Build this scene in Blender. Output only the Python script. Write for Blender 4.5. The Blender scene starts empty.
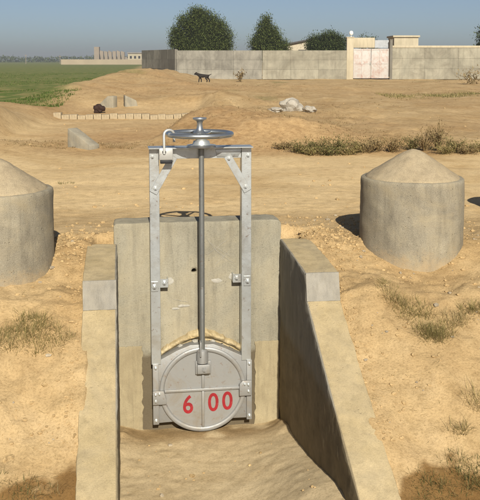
import bpy, bmesh, math, random
import numpy as np
from mathutils import Vector, Matrix, noise as mnoise

R = math.radians
random.seed(7)
scene = bpy.context.scene
C = scene.collection

# ---------------------------------------------------------------- camera
F_PX, EYE, PITCH, HORIZON = 850.0, 1.5, R(6), 60.0       # in pixels of the 480x500 photograph, metres
SHIFT = (250 - HORIZON) - F_PX * math.tan(PITCH)
cam_d = bpy.data.cameras.new('camera')
cam = bpy.data.objects.new('camera', cam_d)
C.objects.link(cam)
cam.location = (0, 0, EYE)
cam.rotation_euler = (R(90) - PITCH, 0, 0)
cam_d.sensor_fit = 'AUTO'
cam_d.sensor_width = 36
cam_d.lens = F_PX * 36 / 500
cam_d.shift_y = -SHIFT / 500
cam_d.clip_start = 0.05
cam_d.clip_end = 20000
scene.camera = cam

# ---------------------------------------------------------------- sky, sun, exposure
SUN_AZ, SUN_EL = R(8.8), R(33)          # sun stands behind the camera, a little to its right
world = bpy.data.worlds.new('World')
scene.world = world
world.use_nodes = True
wn = world.node_tree
wn.nodes.clear()
sky = wn.nodes.new('ShaderNodeTexSky')
sky.sky_type = 'NISHITA'
sky.sun_disc = False
sky.sun_elevation = SUN_EL
sky.sun_rotation = math.pi - SUN_AZ
sky.altitude = 0
sky.air_density = 0.55
sky.dust_density = 1.05
sky.ozone_density = 0.6
bg = wn.nodes.new('ShaderNodeBackground')
bg.inputs['Strength'].default_value = 0.055
wo = wn.nodes.new('ShaderNodeOutputWorld')
wn.links.new(sky.outputs[0], bg.inputs[0])
wn.links.new(bg.outputs[0], wo.inputs[0])
sun_d = bpy.data.lights.new('sun', 'SUN')
sun_d.energy = 4.6
sun_d.angle = R(0.5)
sun_d.color = (1.0, 0.93, 0.80)
sun = bpy.data.objects.new('sun', sun_d)
C.objects.link(sun)
S = Vector((math.sin(SUN_AZ) * math.cos(SUN_EL), -math.cos(SUN_AZ) * math.cos(SUN_EL), math.sin(SUN_EL)))
sun.rotation_euler = S.to_track_quat('Z', 'Y').to_euler()
sun.location = (3, -8, 12)
scene.view_settings.view_transform = 'Standard'
scene.view_settings.look = 'None'
scene.view_settings.gamma = 1
scene.view_settings.exposure = 0.46

# ---------------------------------------------------------------- pixel -> place
def ray(px, py):
    a, b = px - 240, (250 - SHIFT) - py
    return Vector((a, math.sin(PITCH) * b + math.cos(PITCH) * F_PX, math.cos(PITCH) * b - math.sin(PITCH) * F_PX))
O = Vector((0, 0, EYE))
def at_z(px, py, z=0.0):
    d = ray(px, py); return O + d * ((z - EYE) / d.z)
def at_y(px, py, y):
    d = ray(px, py); return O + d * (y / d.y)

# ---------------------------------------------------------------- tags and mesh helpers
def tag(o, label=None, cat=None, group=None, kind=None):
    if label: o['label'] = label
    if cat: o['category'] = cat
    if group: o['group'] = group
    if kind: o['kind'] = kind
    return o

def empty(name, loc, rz=0):
    o = bpy.data.objects.new(name, None)
    C.objects.link(o)
    o.location = loc
    o.rotation_euler = (0, 0, rz)
    o.empty_display_size = .1
    return o

class MB:
    def __init__(s):
        s.v, s.f = [], []
    def add(s, vs, fs):
        n = len(s.v)
        s.v += [tuple(p) for p in vs]
        s.f += [tuple(i + n for i in q) for q in fs]
        return s
    def box(s, x0, x1, y0, y1, z0, z1, M=None):
        vs = [Vector((x, y, z)) for z in (z0, z1) for y in (y0, y1) for x in (x0, x1)]
        if M is not None: vs = [M @ p for p in vs]
        return s.add(vs, [(0, 2, 3, 1), (4, 5, 7, 6), (0, 1, 5, 4), (2, 6, 7, 3), (0, 4, 6, 2), (1, 3, 7, 5)])
    def prism(s, pts, y0, y1):
        """polygon in x,z extruded along y"""
        n = len(pts)
        vs = [(x, y0, z) for x, z in pts] + [(x, y1, z) for x, z in pts]
        return s.add(vs, [tuple(range(n)), tuple(range(2 * n - 1, n - 1, -1))] +
                     [(i, i + n, (i + 1) % n + n, (i + 1) % n) for i in range(n)])
    def lathe(s, prof, n=32, cx=0, cy=0, cz=0, cap=True, axis='z'):
        vs, fs = [], []
        for r, z in prof:
            for k in range(n):
                a = 2 * math.pi * k / n
                p = (r * math.cos(a), r * math.sin(a), z)
                if axis == 'y': p = (p[0], -p[2], p[1])
                vs.append((p[0] + cx, p[1] + cy, p[2] + cz))
        for i in range(len(prof) - 1):
            for k in range(n):
                k2 = (k + 1) % n
                fs.append((i * n + k, i * n + k2, (i + 1) * n + k2, (i + 1) * n + k))
        if cap:
            fs.append(tuple(range(n - 1, -1, -1)))
            fs.append(tuple((len(prof) - 1) * n + k for k in range(n)))
        return s.add(vs, fs)
    def tube(s, path, rad, n=8, closed=False):
        path = [Vector(p) for p in path]
        m = len(path)
        rad = rad if isinstance(rad, (list, tuple)) else [rad] * m
        vs, fs, up = [], [], None
        for i, p in enumerate(path):
            a = path[(i - 1) % m] if (closed or i > 0) else p
            b = path[(i + 1) % m] if (closed or i < m - 1) else p
            t = (b - a).normalized()
            if up is None:
                up = Vector((0, 0, 1)) if abs(t.z) < .9 else Vector((0, 1, 0))
            x = t.cross(up).normalized()
            up = x.cross(t).normalized()
            for k in range(n):
                an = 2 * math.pi * k / n
                vs.append(p + (x * math.cos(an) + up * math.sin(an)) * rad[i])
        for i in range(m if closed else m - 1):
            j = (i + 1) % m
            for k in range(n):
                k2 = (k + 1) % n
                fs.append((i * n + k, i * n + k2, j * n + k2, j * n + k))
        if not closed:
            fs.append(tuple(range(n - 1, -1, -1)))
            fs.append(tuple((m - 1) * n + k for k in range(n)))
        return s.add(vs, fs)
    def lump(s, c, r, seed=0, sub=2, amp=.35, sq=(1, 1, 1)):
        bm = bmesh.new()
        bmesh.ops.create_icosphere(bm, subdivisions=sub, radius=1)
        for v in bm.verts:
            n = mnoise.noise(v.co * 1.3 + Vector((seed * 7.1, seed * 3.3, seed))) + .5 * mnoise.noise(v.co * 3.1 + Vector((seed, 9, 2)))
            v.co *= 1 + amp * n
        vs = [(c[0] + v.co.x * r * sq[0], c[1] + v.co.y * r * sq[1], c[2] + v.co.z * r * sq[2]) for v in bm.verts]
        bm.verts.index_update()
        fs = [tuple(v.index for v in f.verts) for f in bm.faces]
        bm.free()
        return s.add(vs, fs)
    def build(s, name, mat, parent=None, bevel=0, seg=2, smooth=35, rough=None):
        me = bpy.data.meshes.new(name)
        me.from_pydata(s.v, [], s.f)
        if rough or bevel:
            bm = bmesh.new()
            bm.from_mesh(me)
            bmesh.ops.recalc_face_normals(bm, faces=bm.faces)
            if bevel:
                es = [e for e in bm.edges if len(e.link_faces) == 2 and e.calc_face_angle(0) > .5]
                bmesh.ops.bevel(bm, geom=es, offset=bevel, segments=seg, affect='EDGES', profile=.5)
            if rough:
                size, amp, scale = rough
                for _ in range(6):
                    es = [e for e in bm.edges if e.calc_length() > size]
                    if not es: break
                    bmesh.ops.subdivide_edges(bm, edges=es, cuts=1, use_grid_fill=True)
                    bmesh.ops.triangulate(bm, faces=[f for f in bm.faces if len(f.verts) > 4])
                bm.normal_update()
                off = Vector((random.random() * 50, 3, random.random() * 50))
                for v in bm.verts:
                    q = v.co * scale + off
                    v.co += v.normal * amp * (mnoise.noise(q) + .6 * mnoise.noise(q * 2.7) + .4 * mnoise.noise(q * 7))
            bm.to_mesh(me)
            bm.free()
        me.update()
        if smooth:
            me.polygons.foreach_set('use_smooth', [True] * len(me.polygons))
            me.set_sharp_from_angle(angle=R(smooth))
        if mat: me.materials.append(mat)
        o = bpy.data.objects.new(name, me)
        C.objects.link(o)
        if parent: o.parent = parent
        return o

# ---------------------------------------------------------------- materials
def new_mat(name):
    m = bpy.data.materials.new(name)
    m.use_nodes = True
    nt = m.node_tree
    return m, nt, nt.nodes['Principled BSDF']

def nnoise(nt, scale, detail=6, rough=.6, coord='Object', dist=0, stretch=None):
    tc = nt.nodes.new('ShaderNodeTexCoord')
    n = nt.nodes.new('ShaderNodeTexNoise')
    n.inputs['Scale'].default_value = scale
    n.inputs['Detail'].default_value = detail
    n.inputs['Roughness'].default_value = rough
    n.inputs['Distortion'].default_value = dist
    if coord == 'World':
        tc = nt.nodes.new('ShaderNodeNewGeometry'); src = tc.outputs['Position']
    else:
        src = tc.outputs[coord]
    if stretch:
        mp = nt.nodes.new('ShaderNodeMapping'); mp.inputs['Scale'].default_value = stretch
        nt.links.new(src, mp.inputs['Vector']); src = mp.outputs[0]
    nt.links.new(src, n.inputs['Vector'])
    return n.outputs['Fac']

def ramp(nt, fac, stops):
    r = nt.nodes.new('ShaderNodeValToRGB')
    e = r.color_ramp.elements
    while len(e) < len(stops): e.new(.5)
    for k, (p, c) in enumerate(stops):
        e[k].position = p
        e[k].color = (*c, 1) if len(c) == 3 else c
    nt.links.new(fac, r.inputs[0])
    return r.outputs[0]

def mix(nt, fac, a, b, mode='MIX'):
    m = nt.nodes.new('ShaderNodeMix')
    m.data_type = 'RGBA'
    m.blend_type = mode
    for sock, val in ((m.inputs['Factor'], fac), (m.inputs['A'], a), (m.inputs['B'], b)):
        if isinstance(val, bpy.types.NodeSocket): nt.links.new(val, sock)
        elif isinstance(val, tuple): sock.default_value = (*val, 1)
        else: sock.default_value = val
    return m.outputs['Result']

def math_n(nt, op, a, b=0.0, clamp=False):
    m = nt.nodes.new('ShaderNodeMath')
    m.operation = op
    m.use_clamp = clamp
    for k, val in enumerate((a, b)):
        if isinstance(val, bpy.types.NodeSocket): nt.links.new(val, m.inputs[k])
        else: m.inputs[k].default_value = val
    return m.outputs[0]

def bump(nt, bsdf, hgt, strength, dist):
    b = nt.nodes.new('ShaderNodeBump')
    b.inputs['Strength'].default_value = strength
    b.inputs['Distance'].default_value = dist
    nt.links.new(hgt, b.inputs['Height'])
    nt.links.new(b.outputs[0], bsdf.inputs['Normal'])

def concrete(name, dark, light, stain=None, speck=.5, sc=3.0, bmp=.5, stain_amt=.5, coord='Object', streak=.16, tone=.0, splash=None, pits=0):
    m, nt, b = new_mat(name)
    big = nnoise(nt, sc, 8, .65, coord, .4)
    fine = nnoise(nt, sc * 40, 4, .7, coord)
    col = ramp(nt, big, [(.32, dark), (.68, light)])
    sp = ramp(nt, fine, [(.3, (1 - speck,) * 3), (.55, (1, 1, 1)), (.8, (1 + speck * .3,) * 3)])
    col = mix(nt, 1.0, col, sp, 'MULTIPLY')
    if stain:
        st = nnoise(nt, sc * .6, 7, .7, coord, 1.2)
        f = ramp(nt, st, [(.45, (0, 0, 0)), (.68, (stain_amt,) * 3)])
        col = mix(nt, f, col, stain)
    # rain streaks, blotches, and per-object tone
    stv = nnoise(nt, sc * 1.5, 6, .7, coord, .3, (3.2, 3.2, .35))
    col = mix(nt, 1.0, col, ramp(nt, stv, [(.34, (1 - streak,) * 3), (.52, (1, 1, 1)), (.75, (1.06, 1.05, 1.03))]), 'MULTIPLY')
    oi = nt.nodes.new('ShaderNodeObjectInfo')
    col = mix(nt, 1.0, col, ramp(nt, oi.outputs['Random'], [(0, (1 - tone,) * 3), (1, (1 + tone * .6,) * 3)]), 'MULTIPLY')
    if splash is not None:      # dried mud splashed up from the soil
        tcs = nt.nodes.new('ShaderNodeTexCoord'); sp3 = nt.nodes.new('ShaderNodeSeparateXYZ')
        nt.links.new(tcs.outputs['Object'], sp3.inputs[0])
        hgt = math_n(nt, 'ADD', sp3.outputs['Z'], math_n(nt, 'MULTIPLY', math_n(nt, 'SUBTRACT', nnoise(nt, 7, 8, .8), .5), .7))
        f = math_n(nt, 'MULTIPLY', math_n(nt, 'SUBTRACT', splash, hgt), 6, True)
        col = mix(nt, math_n(nt, 'MULTIPLY', f, .6), col, (.41, .30, .165))
    nt.links.new(col, b.inputs['Base Color'])
    b.inputs['Roughness'].default_value = .92
    b.inputs['Specular IOR Level'].default_value = .2
    h = math_n(nt, 'ADD', math_n(nt, 'MULTIPLY', big, 1.0), math_n(nt, 'MULTIPLY', fine, .5))
    if pits:
        tcp = nt.nodes.new('ShaderNodeTexCoord'); vo = nt.nodes.new('ShaderNodeTexVoronoi')
        vo.inputs['Scale'].default_value = pits
        nt.links.new(tcp.outputs['Object'], vo.inputs['Vector'])
        sel = ramp(nt, nnoise(nt, pits * .35, 3, .6), [(.46, (.02,) * 3), (.62, (.22,) * 3)])
        hole = math_n(nt, 'MULTIPLY', math_n(nt, 'SUBTRACT', sel, vo.outputs['Distance']), 9, True)
        h = math_n(nt, 'SUBTRACT', h, math_n(nt, 'MULTIPLY', hole, .9))
    bump(nt, b, h, bmp, .012)
    return m

def plain(name, col, rough=.8, metal=0, var=.15, sc=6, bmp=0, spec=.3, coord='Object'):
    m, nt, b = new_mat(name)
    n = nnoise(nt, sc, 6, .65, coord)
    c = ramp(nt, n, [(.3, tuple(x * (1 - var) for x in col)), (.7, tuple(min(1, x * (1 + var)) for x in col))])
    nt.links.new(c, b.inputs['Base Color'])
    b.inputs['Roughness'].default_value = rough
    b.inputs['Metallic'].default_value = metal
    b.inputs['Specular IOR Level'].default_value = spec
    if bmp: bump(nt, b, n, bmp, .01)
    return m

def leaf_mat(name, a, bcol, c=None, trans=.25):
    m, nt, b = new_mat(name)
    g = nt.nodes.new('ShaderNodeNewGeometry')
    stops = [(0, a), (1, bcol)] if c is None else [(0, a), (.6, bcol), (1, c)]
    col = ramp(nt, g.outputs['Random Per Island'], stops)
    nt.links.new(col, b.inputs['Base Color'])
    b.inputs['Roughness'].default_value = .7
    b.inputs['Specular IOR Level'].default_value = .15
    if trans:
        t = nt.nodes.new('ShaderNodeBsdfTranslucent')
        nt.links.new(col, t.inputs['Color'])
        ms = nt.nodes.new('ShaderNodeMixShader')
        ms.inputs[0].default_value = trans
        nt.links.new(b.outputs[0], ms.inputs[1])
        nt.links.new(t.outputs[0], ms.inputs[2])
        nt.links.new(ms.outputs[0], nt.nodes['Material Output'].inputs['Surface'])
    return m

M = {}
M['headwall'] = concrete('headwall_concrete', (.235, .217, .165), (.335, .31, .238), (.38, .325, .215), .22, 2.2, .5, .5, streak=.22, pits=32)
M['plaster'] = concrete('pale_plaster', (.30, .25, .155), (.40, .34, .215), (.26, .21, .13), .2, 5, .35, .5)
M['wing'] = concrete('wing_render', (.38, .30, .165), (.49, .395, .235), (.31, .26, .17), .2, 3, .45, .6, pits=26)
M['wing_grey'] = concrete('grey_cement', (.25, .235, .20), (.34, .32, .275), (.34, .30, .22), .2, 6, .3, .3)
M['pipe'] = concrete('pipe_concrete', (.225, .20, .15), (.345, .31, .232), (.38, .315, .20), .35, 3.5, .6, .6, streak=.2, splash=.40, pits=30)
M['cap'] = concrete('cap_concrete', (.33, .265, .17), (.45, .37, .245), (.42, .33, .20), .35, 4, .6, .4)
M['mortar'] = concrete('yellow_mortar', (.42, .32, .16), (.62, .52, .33), (.34, .25, .13), .3, 12, .6, .5)
M['mortar_grey'] = concrete('grey_mortar', (.36, .34, .29), (.5, .48, .42), None, .25, 12, .5)
mr, nt, b = new_mat('worn_red_paint')
col = mix(nt, ramp(nt, nnoise(nt, 34, 6, .7), [(.56, (0, 0, 0)), (.76, (.4,) * 3)]), ramp(nt, nnoise(nt, 9, 4, .6), [(.3, (.21, .005, .010)), (.7, (.30, .008, .014))]), (.30, .20, .17))
nt.links.new(col, b.inputs['Base Color']); b.inputs['Roughness'].default_value = .6
M['red'] = mr
M['dark'] = plain('near_black', (.02, .02, .022), .5, 0, .2, 20)

def metal(name, base, rough, met, grime=(.30, .27, .21), amt=.35, sc=9):
    m, nt, b = new_mat(name)
    n = nnoise(nt, sc, 8, .7)
    n2 = nnoise(nt, sc * 12, 4, .6)
    col = ramp(nt, n, [(.3, tuple(x * .82 for x in base)), (.7, base)])
    f = ramp(nt, nnoise(nt, sc * .5, 8, .75, dist=1), [(.48, (0, 0, 0)), (.7, (amt,) * 3)])
    col = mix(nt, f, col, grime)
    rs = ramp(nt, nnoise(nt, sc * 4, 5, .6, dist=.6), [(.61, (0, 0, 0)), (.72, (.6,) * 3)])
    col = mix(nt, rs, col, (.20, .11, .055))
    nt.links.new(col, b.inputs['Base Color'])
    b.inputs['Metallic'].default_value = met
    r = ramp(nt, n, [(.3, (rough + .12,) * 3), (.7, (rough - .08,) * 3)])
    nt.links.new(r, b.inputs['Roughness'])
    bump(nt, b, n2, .15, .003)
    return m
M['silver'] = metal('silver_painted_steel', (.60, .635, .64), .36, .72, (.36, .31, .23), .45)
M['cast'] = metal('grey_cast_iron', (.345, .35, .345), .48, .45, (.27, .22, .15), .6, 7)
M['chrome'] = metal('polished_wheel_steel', (.46, .49, .51), .3, .85, (.3, .3, .28), .2)
M['stem'] = metal('greased_stem_steel', (.30, .31, .30), .4, .7, (.2, .18, .13), .4)
M['padlock'] = metal('padlock_steel', (.52, .52, .49), .4, .4, (.4, .38, .32), .3)
M['bark'] = plain('bark', (.10, .075, .05), .9, 0, .3, 8)

# ---------------------------------------------------------------- the gate's own axes
PSI = R(8)
G = at_y(201, 286, 6.7); G.z = 0
UX, UY = math.cos(PSI), math.sin(PSI)
def to_local(x, y):
    dx, dy = x - G.x, y - G.y
    return dx * UX + dy * UY, dx * UY - dy * UX          # across, out towards the canal
def to_world(u, v, z=0):
    return Vector((G.x + u * UX + v * UY, G.y + u * UY - v * UX, z))

# ---------------------------------------------------------------- ground sheet
_rng = np.random.RandomState(3)
_T = _rng.rand(256, 256)
def vnoise(x, y):
    xi, yi = np.floor(x).astype(int), np.floor(y).astype(int)
    fx, fy = x - xi, y - yi
    fx, fy = fx * fx * (3 - 2 * fx), fy * fy * (3 - 2 * fy)
    a, b = _T[xi % 256, yi % 256], _T[(xi + 1) % 256, yi % 256]
    c, d = _T[xi % 256, (yi + 1) % 256], _T[(xi + 1) % 256, (yi + 1) % 256]
    return (a * (1 - fx) + b * fx) * (1 - fy) + (c * (1 - fx) + d * fx) * fy
def fbm(x, y, o=4, g=.5):
    r, a, t = 0, 1.0, 0
    for k in range(o):
        r = r + a * (vnoise(x * 2 ** k + 17.3 * k, y * 2 ** k + 5.1 * k) - .5)
        t += a; a *= g
    return r / t * 2
def sstep(a, b, x):
    t = np.clip((x - a) / (b - a), 0, 1)
    return t * t * (3 - 2 * t)

MOUNDS = [  # centre x, y, radius x, y, height: spoil heaps and canal banks beyond the track
    (-5.7, 17.0, 2.0, 2.4, .62), (-7.4, 21, 2.2, 3, .42), 
    (-.2, 17.2, 1.6, 2.2, .42), (.9, 15.4, 1.2, 1.0, .22), (-1.0, 26, 1.9, 2.0, .40), (-4.9, 28, 1.8, 2.2, .35),
    (-5.6, 44, 2.6, 7, .80), (-5.0, 55, 3.0, 8, .75), (-6.6, 33, 1.6, 5, .35), (-2.0, 38, 4, 5, .30), (6, 40, 7, 5, .18),
    (10, 30, 6, 4, .12), (3.2, 22, 2.5, 2.0, .14), (-10, 21, 3, 4, .2), (13, 50, 9, 6, .25),
]
BANK_V = [-3, -1.2, -.6, -.32, 0, .45, .8, 1.0, 1.5, 2.28, 2.8, 3.3, 4.6, 6.0, 12]
BANK_Z = [0, .0, .0, .015, .02, -.09, -.14, -.27, -.56, -1.03, -1.22, -1.25, -1.2, -.05, 0]
def apron(X, Y):
    return sstep(-5.3, -4.5, X) * sstep(-.9, -1.6, X - .05 * (Y - 20)) * sstep(14.2, 15.6, Y) * sstep(27, 24.5, Y)
def field_edge(X, Y):
    return X + 3.6 + .098 * Y + 1.0 * fbm(X * .15, Y * .08, 3)
def height(X, Y, fine=True):
    X = np.asarray(X, float); Y = np.asarray(Y, float)
    u, v = to_local(X, Y)
    bank = np.interp(v + .10 * fbm(X * 1.1, Y * 1.1, 3), BANK_V, BANK_Z)
    far = sstep(13.0, 15.0, Y)
    z = np.where(v > -3, bank, 0)
    z = z + .075 * np.exp(-((v + .28) / .2) ** 2) * sstep(1.28, 1.0, np.abs(u + .04)) * (1 + .5 * fbm(X * 5, Y * 5, 3))
    z = z + .03 * fbm(X * .5, Y * .5, 3) * (1 - far)
    near = sstep(11, 8.5, Y)
    z = z + near * (.045 * fbm(X * 2.2 + 9, Y * 2.2, 4, .55)) * (.3 + .7 * sstep(-.6, -.2, v))
    clod = np.clip(fbm(X * 1.3 + 40, Y * 1.3, 2) * 2 + .25, 0, 1)
    hug = np.exp(-((np.abs(u) - .9) / .13) ** 2)
    z = z - .045 * hug * sstep(.1, .5, v) * sstep(1.3, .95, v)
    z = z + (.035 + .03 * fbm(X * 4, Y * 4, 3)) * hug * sstep(1.0, 1.4, v)
    z = z - .11 * np.exp(-((X - 1.5) ** 2 + (Y - 6.45) ** 2) / .30)
    rim = np.exp(-((v + .05) / .38) ** 2) * (np.abs(u) > .7) * np.exp(-(np.clip(np.abs(u) - 1.0, 0, 9) / .5) ** 2)
    if fine:
        z = z + near * (.3 + .7 * sstep(-.6, -.2, v)) * (.4 + clod) * .022 * fbm(X * 9, Y * 9, 4, .6)
        z = z + near * rim * ((.035 * np.abs(fbm(X * 14 + 3, Y * 14, 3, .6))) + .02 * fbm(X * 6, Y * 6, 3))
    # far side of the track: a low uneven bank, then rough ground with spoil heaps
    z = z + far * (.10 + .05 * fbm(X * .8, Y * .6, 3)) * sstep(60, 30, Y)
    rough = far * sstep(140, 40, Y)
    z = z + rough * (.06 * fbm(X * 1.6, Y * 1.2, 4, .6) + .035 * fbm(X * 5, Y * 3.5, 3, .6) * sstep(40, 22, Y) + .12 * fbm(X * .3, Y * .2, 3))
    for cx, cy, rx, ry, h in MOUNDS:
        d = ((X - cx) / rx) ** 2 + ((Y - cy) / ry) ** 2
        z = z + h * np.exp(-d * 1.1) * (1 + .35 * fbm(X * 1.1 + cx, Y * .9, 4, .6)) * sstep(13.1, 14.2, Y)
    # levelled apron round the far channel
    flat = apron(X, Y)
    z = z * (1 - flat) + (-.02 + .10 * sstep(22.5, 24.5, Y) + .03 * fbm(X * 2, Y * 2, 3)) * flat
    # wheel ruts along the track
    rut = np.exp(-((Y - 10.2 - .05 * X) / .25) ** 2) + np.exp(-((Y - 11.9 - .05 * X) / .25) ** 2)
    z = z - .012 * rut * (1 + fbm(X * .7, Y * 2, 2))
    z = z + .02 * fbm(X * 6, Y * 6, 2) * sstep(8, 9, Y) * sstep(14, 12, Y) * .2
    # inside the concrete channel
    floor = np.interp(v, [-.3, -.1, .74, 1.77, 2.3, 2.8], [0, 0, .185, .43, .48, .34])
    floor = -1.54 + floor * (.38 + .62 * np.exp(-(np.clip(.66 - u, 0, 9) / .34) ** 2))     # silt banked against the right wall
    floor = floor + .010 * fbm(X * 3, Y * 3, 3) + .005 * fbm(X * 16, Y * 16, 3)
    floor = floor + .06 * np.exp(-((np.abs(u) - .66) / .10) ** 2) * (1 + fbm(X * 5, Y * 5, 3)) * np.exp(-(v / .5) ** 2)
    ins = sstep(.86, .74, np.abs(u)) * sstep(-.30, -.16, v) * sstep(3.2, 2.7, v)
    return z * (1 - ins) + floor * ins

def axis(lo, hi, step, far_lo, far_hi, grow):
    a = list(np.arange(lo, hi, step))
    s, x = step, a[-1]
    while x < far_hi:
        s *= grow; x += s; a.append(x)
    s, x, b = step, lo, []
    while x > far_lo:
        s *= grow; x -= s; b.append(x)
    return np.array(b[::-1] + a)
GX = axis(-2.3, 2.6, .021, -900, 900, 1.05)
GY = axis(3.7, 8.4, .021, -60, 1500, 1.018)
XX, YY = np.meshgrid(GX, GY)
ZZ = height(XX, YY)
nx, ny = len(GX), len(GY)
me = bpy.data.meshes.new('ground')
co = np.stack([XX, YY, ZZ], -1).reshape(-1, 3)
ii = (np.arange(ny - 1)[:, None] * nx + np.arange(nx - 1)[None, :]).ravel()
quads = np.stack([ii, ii + 1, ii + 1 + nx, ii + nx], 1)
me.vertices.add(len(co)); me.vertices.foreach_set('co', co.ravel())
me.loops.add(quads.size); me.loops.foreach_set('vertex_index', quads.ravel())
me.polygons.add(len(quads))
me.polygons.foreach_set('loop_start', np.arange(0, quads.size, 4))
me.polygons.foreach_set('loop_total', np.full(len(quads), 4))
me.polygons.foreach_set('use_smooth', np.ones(len(quads), bool))
me.update(calc_edges=True)
UU, VV = to_local(XX, YY)
inch = sstep(.80, .70, np.abs(UU)) * sstep(-.3, -.2, VV) * sstep(2.9, 2.5, VV)
damp = sstep(-.87, -.91, ZZ + .11 * fbm(XX * 1.6, YY * 1.6, 6, .75) + .05 * fbm(XX * 11, YY * 11, 3) + .045 * (UU > 0) - .03 * (UU < 0)) * (VV > .5) * (1 - inch)
damp_ch = np.exp(-((VV - .03) / .24) ** 2) * sstep(-.25, .35, fbm(XX * 5, YY * 5, 4) + .35) * inch
damp = np.maximum(damp, .85 * damp_ch)
green = sstep(.6, -.6, field_edge(XX, YY)) * sstep(22, 28, YY)
strip = np.exp(-((YY - 32.5 - .5 * fbm(XX * .4, YY * 0, 2)) / 1.6) ** 2) * sstep(5.2, 6.5, XX) * .8
green = np.maximum(green, np.where(fbm(XX * .9, YY * .6, 4) > -.25, strip, 0))
green = np.maximum(green, sstep(.25, .5, fbm(XX * .35 + 3, YY * .18, 4)) * sstep(26, 32, YY) * sstep(75, 50, YY) * .45)
green = np.where(YY > 130, np.maximum(green, .35), green)
orange = sstep(12.8, 14.0, YY) * sstep(70, 35, YY) * np.clip(.5 + .9 * fbm(XX * .45, YY * .3, 4), 0, 1)
orange = orange * (1 - .6 * sstep(17, 21, YY) * sstep(-.5, 1.5, XX))
trk = np.maximum(sstep(7.6, 8.6, YY) * sstep(13.6, 13.0, YY), .8 * apron(XX, YY))
for nm, arr in (('damp', damp), ('green', green), ('orange', orange), ('track', trk), ('channel', inch)):
    at = me.attributes.new(nm, 'FLOAT', 'POINT')
    at.data.foreach_set('value', np.ascontiguousarray(arr, dtype=np.float32).ravel())
gm, nt, b = new_mat('dry_earth')
def attr(nt, name):
    a = nt.nodes.new('ShaderNodeAttribute'); a.attribute_name = name
    return a.outputs['Fac']
n1 = nnoise(nt, 1.1, 8, .65, dist=.3)
n2 = nnoise(nt, 9, 8, .7)
n3 = nnoise(nt, 70, 5, .7)
col = ramp(nt, n1, [(.3, (.37, .252, .122)), (.52, (.46, .33, .170)), (.72, (.545, .405, .226))])
col = mix(nt, attr(nt, 'track'), col, ramp(nt, n1, [(.3, (.55, .402, .21)), (.7, (.63, .475, .262))]))
col = mix(nt, attr(nt, 'orange'), col, ramp(nt, n2, [(.3, (.35, .215, .10)), (.7, (.47, .32, .16))]))
col = mix(nt, attr(nt, 'channel'), col, ramp(nt, n1, [(.3, (.50, .39, .23)), (.7, (.60, .485, .305))]))
col = mix(nt, 1.0, col, ramp(nt, n2, [(.28, (.72, .70, .66)), (.5, (1, 1, 1)), (.75, (1.12, 1.12, 1.12))]), 'MULTIPLY')
soil = ramp(nt, nnoise(nt, .55, 6, .65, dist=.8), [(.34, (.86, .82, .76)), (.5, (1, 1, 1)), (.7, (1.06, 1.05, 1.02))])
col = mix(nt, 1.0, col, soil, 'MULTIPLY')
col = mix(nt, 1.0, col, ramp(nt, n3, [(.3, (.70, .68, .64)), (.5, (1, 1, 1)), (.75, (1.12, 1.11, 1.1))]), 'MULTIPLY')
gcol = ramp(nt, nnoise(nt, .6, 8, .75), [(.3, (.065, .10, .018)), (.55, (.105, .145, .032)), (.72, (.27, .22, .095))])
gf = math_n(nt, 'MULTIPLY', attr(nt, 'green'), ramp(nt, nnoise(nt, 1.6, 6, .7), [(.36, (.55,) * 3), (.55, (1, 1, 1))]))
col = mix(nt, gf, col, gcol)
col = mix(nt, attr(nt, 'damp'), col, mix(nt, 1.0, col, (.44, .36, .26), 'MULTIPLY'))
nt.links.new(col, b.inputs['Base Color'])
b.inputs['Roughness'].default_value = .95
b.inputs['Specular IOR Level'].default_value = .12
h = math_n(nt, 'ADD', math_n(nt, 'MULTIPLY', n2, .9), math_n(nt, 'MULTIPLY', n3, .35))
calm = math_n(nt, 'SUBTRACT', 1.0, math_n(nt, 'ADD', math_n(nt, 'MULTIPLY', attr(nt, 'channel'), .75), math_n(nt, 'MULTIPLY', attr(nt, 'track'), .6)), True)
bump(nt, b, math_n(nt, 'MULTIPLY', h, calm), .65, .03)
me.materials.append(gm)
ground = bpy.data.objects.new('ground', me)
C.objects.link(ground)
tag(ground, 'dry sandy earth of the track, banks and open land', 'ground', kind='structure')
M['earth'] = plain('loose_earth', (.42, .30, .152), .95, 0, .35, 20, .4, .1)

def gz(x, y):
    return float(height(np.array([x]), np.array([y]))[0])
def on_ground(px, py):
    """march a photo pixel's ray down to the ground sheet"""
    d = ray(px, py).normalized()
    t = np.concatenate([np.arange(2.5, 30, .02), np.arange(30, 400, .25)])
    P = np.array(O)[None] + t[:, None] * np.array(d)[None]
    k = np.nonzero(P[:, 2] < height(P[:, 0], P[:, 1]))[0]
    p = P[k[0]] if len(k) else np.array(at_z(px, py, 0))
    return Vector((p[0], p[1], gz(p[0], p[1])))

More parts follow.
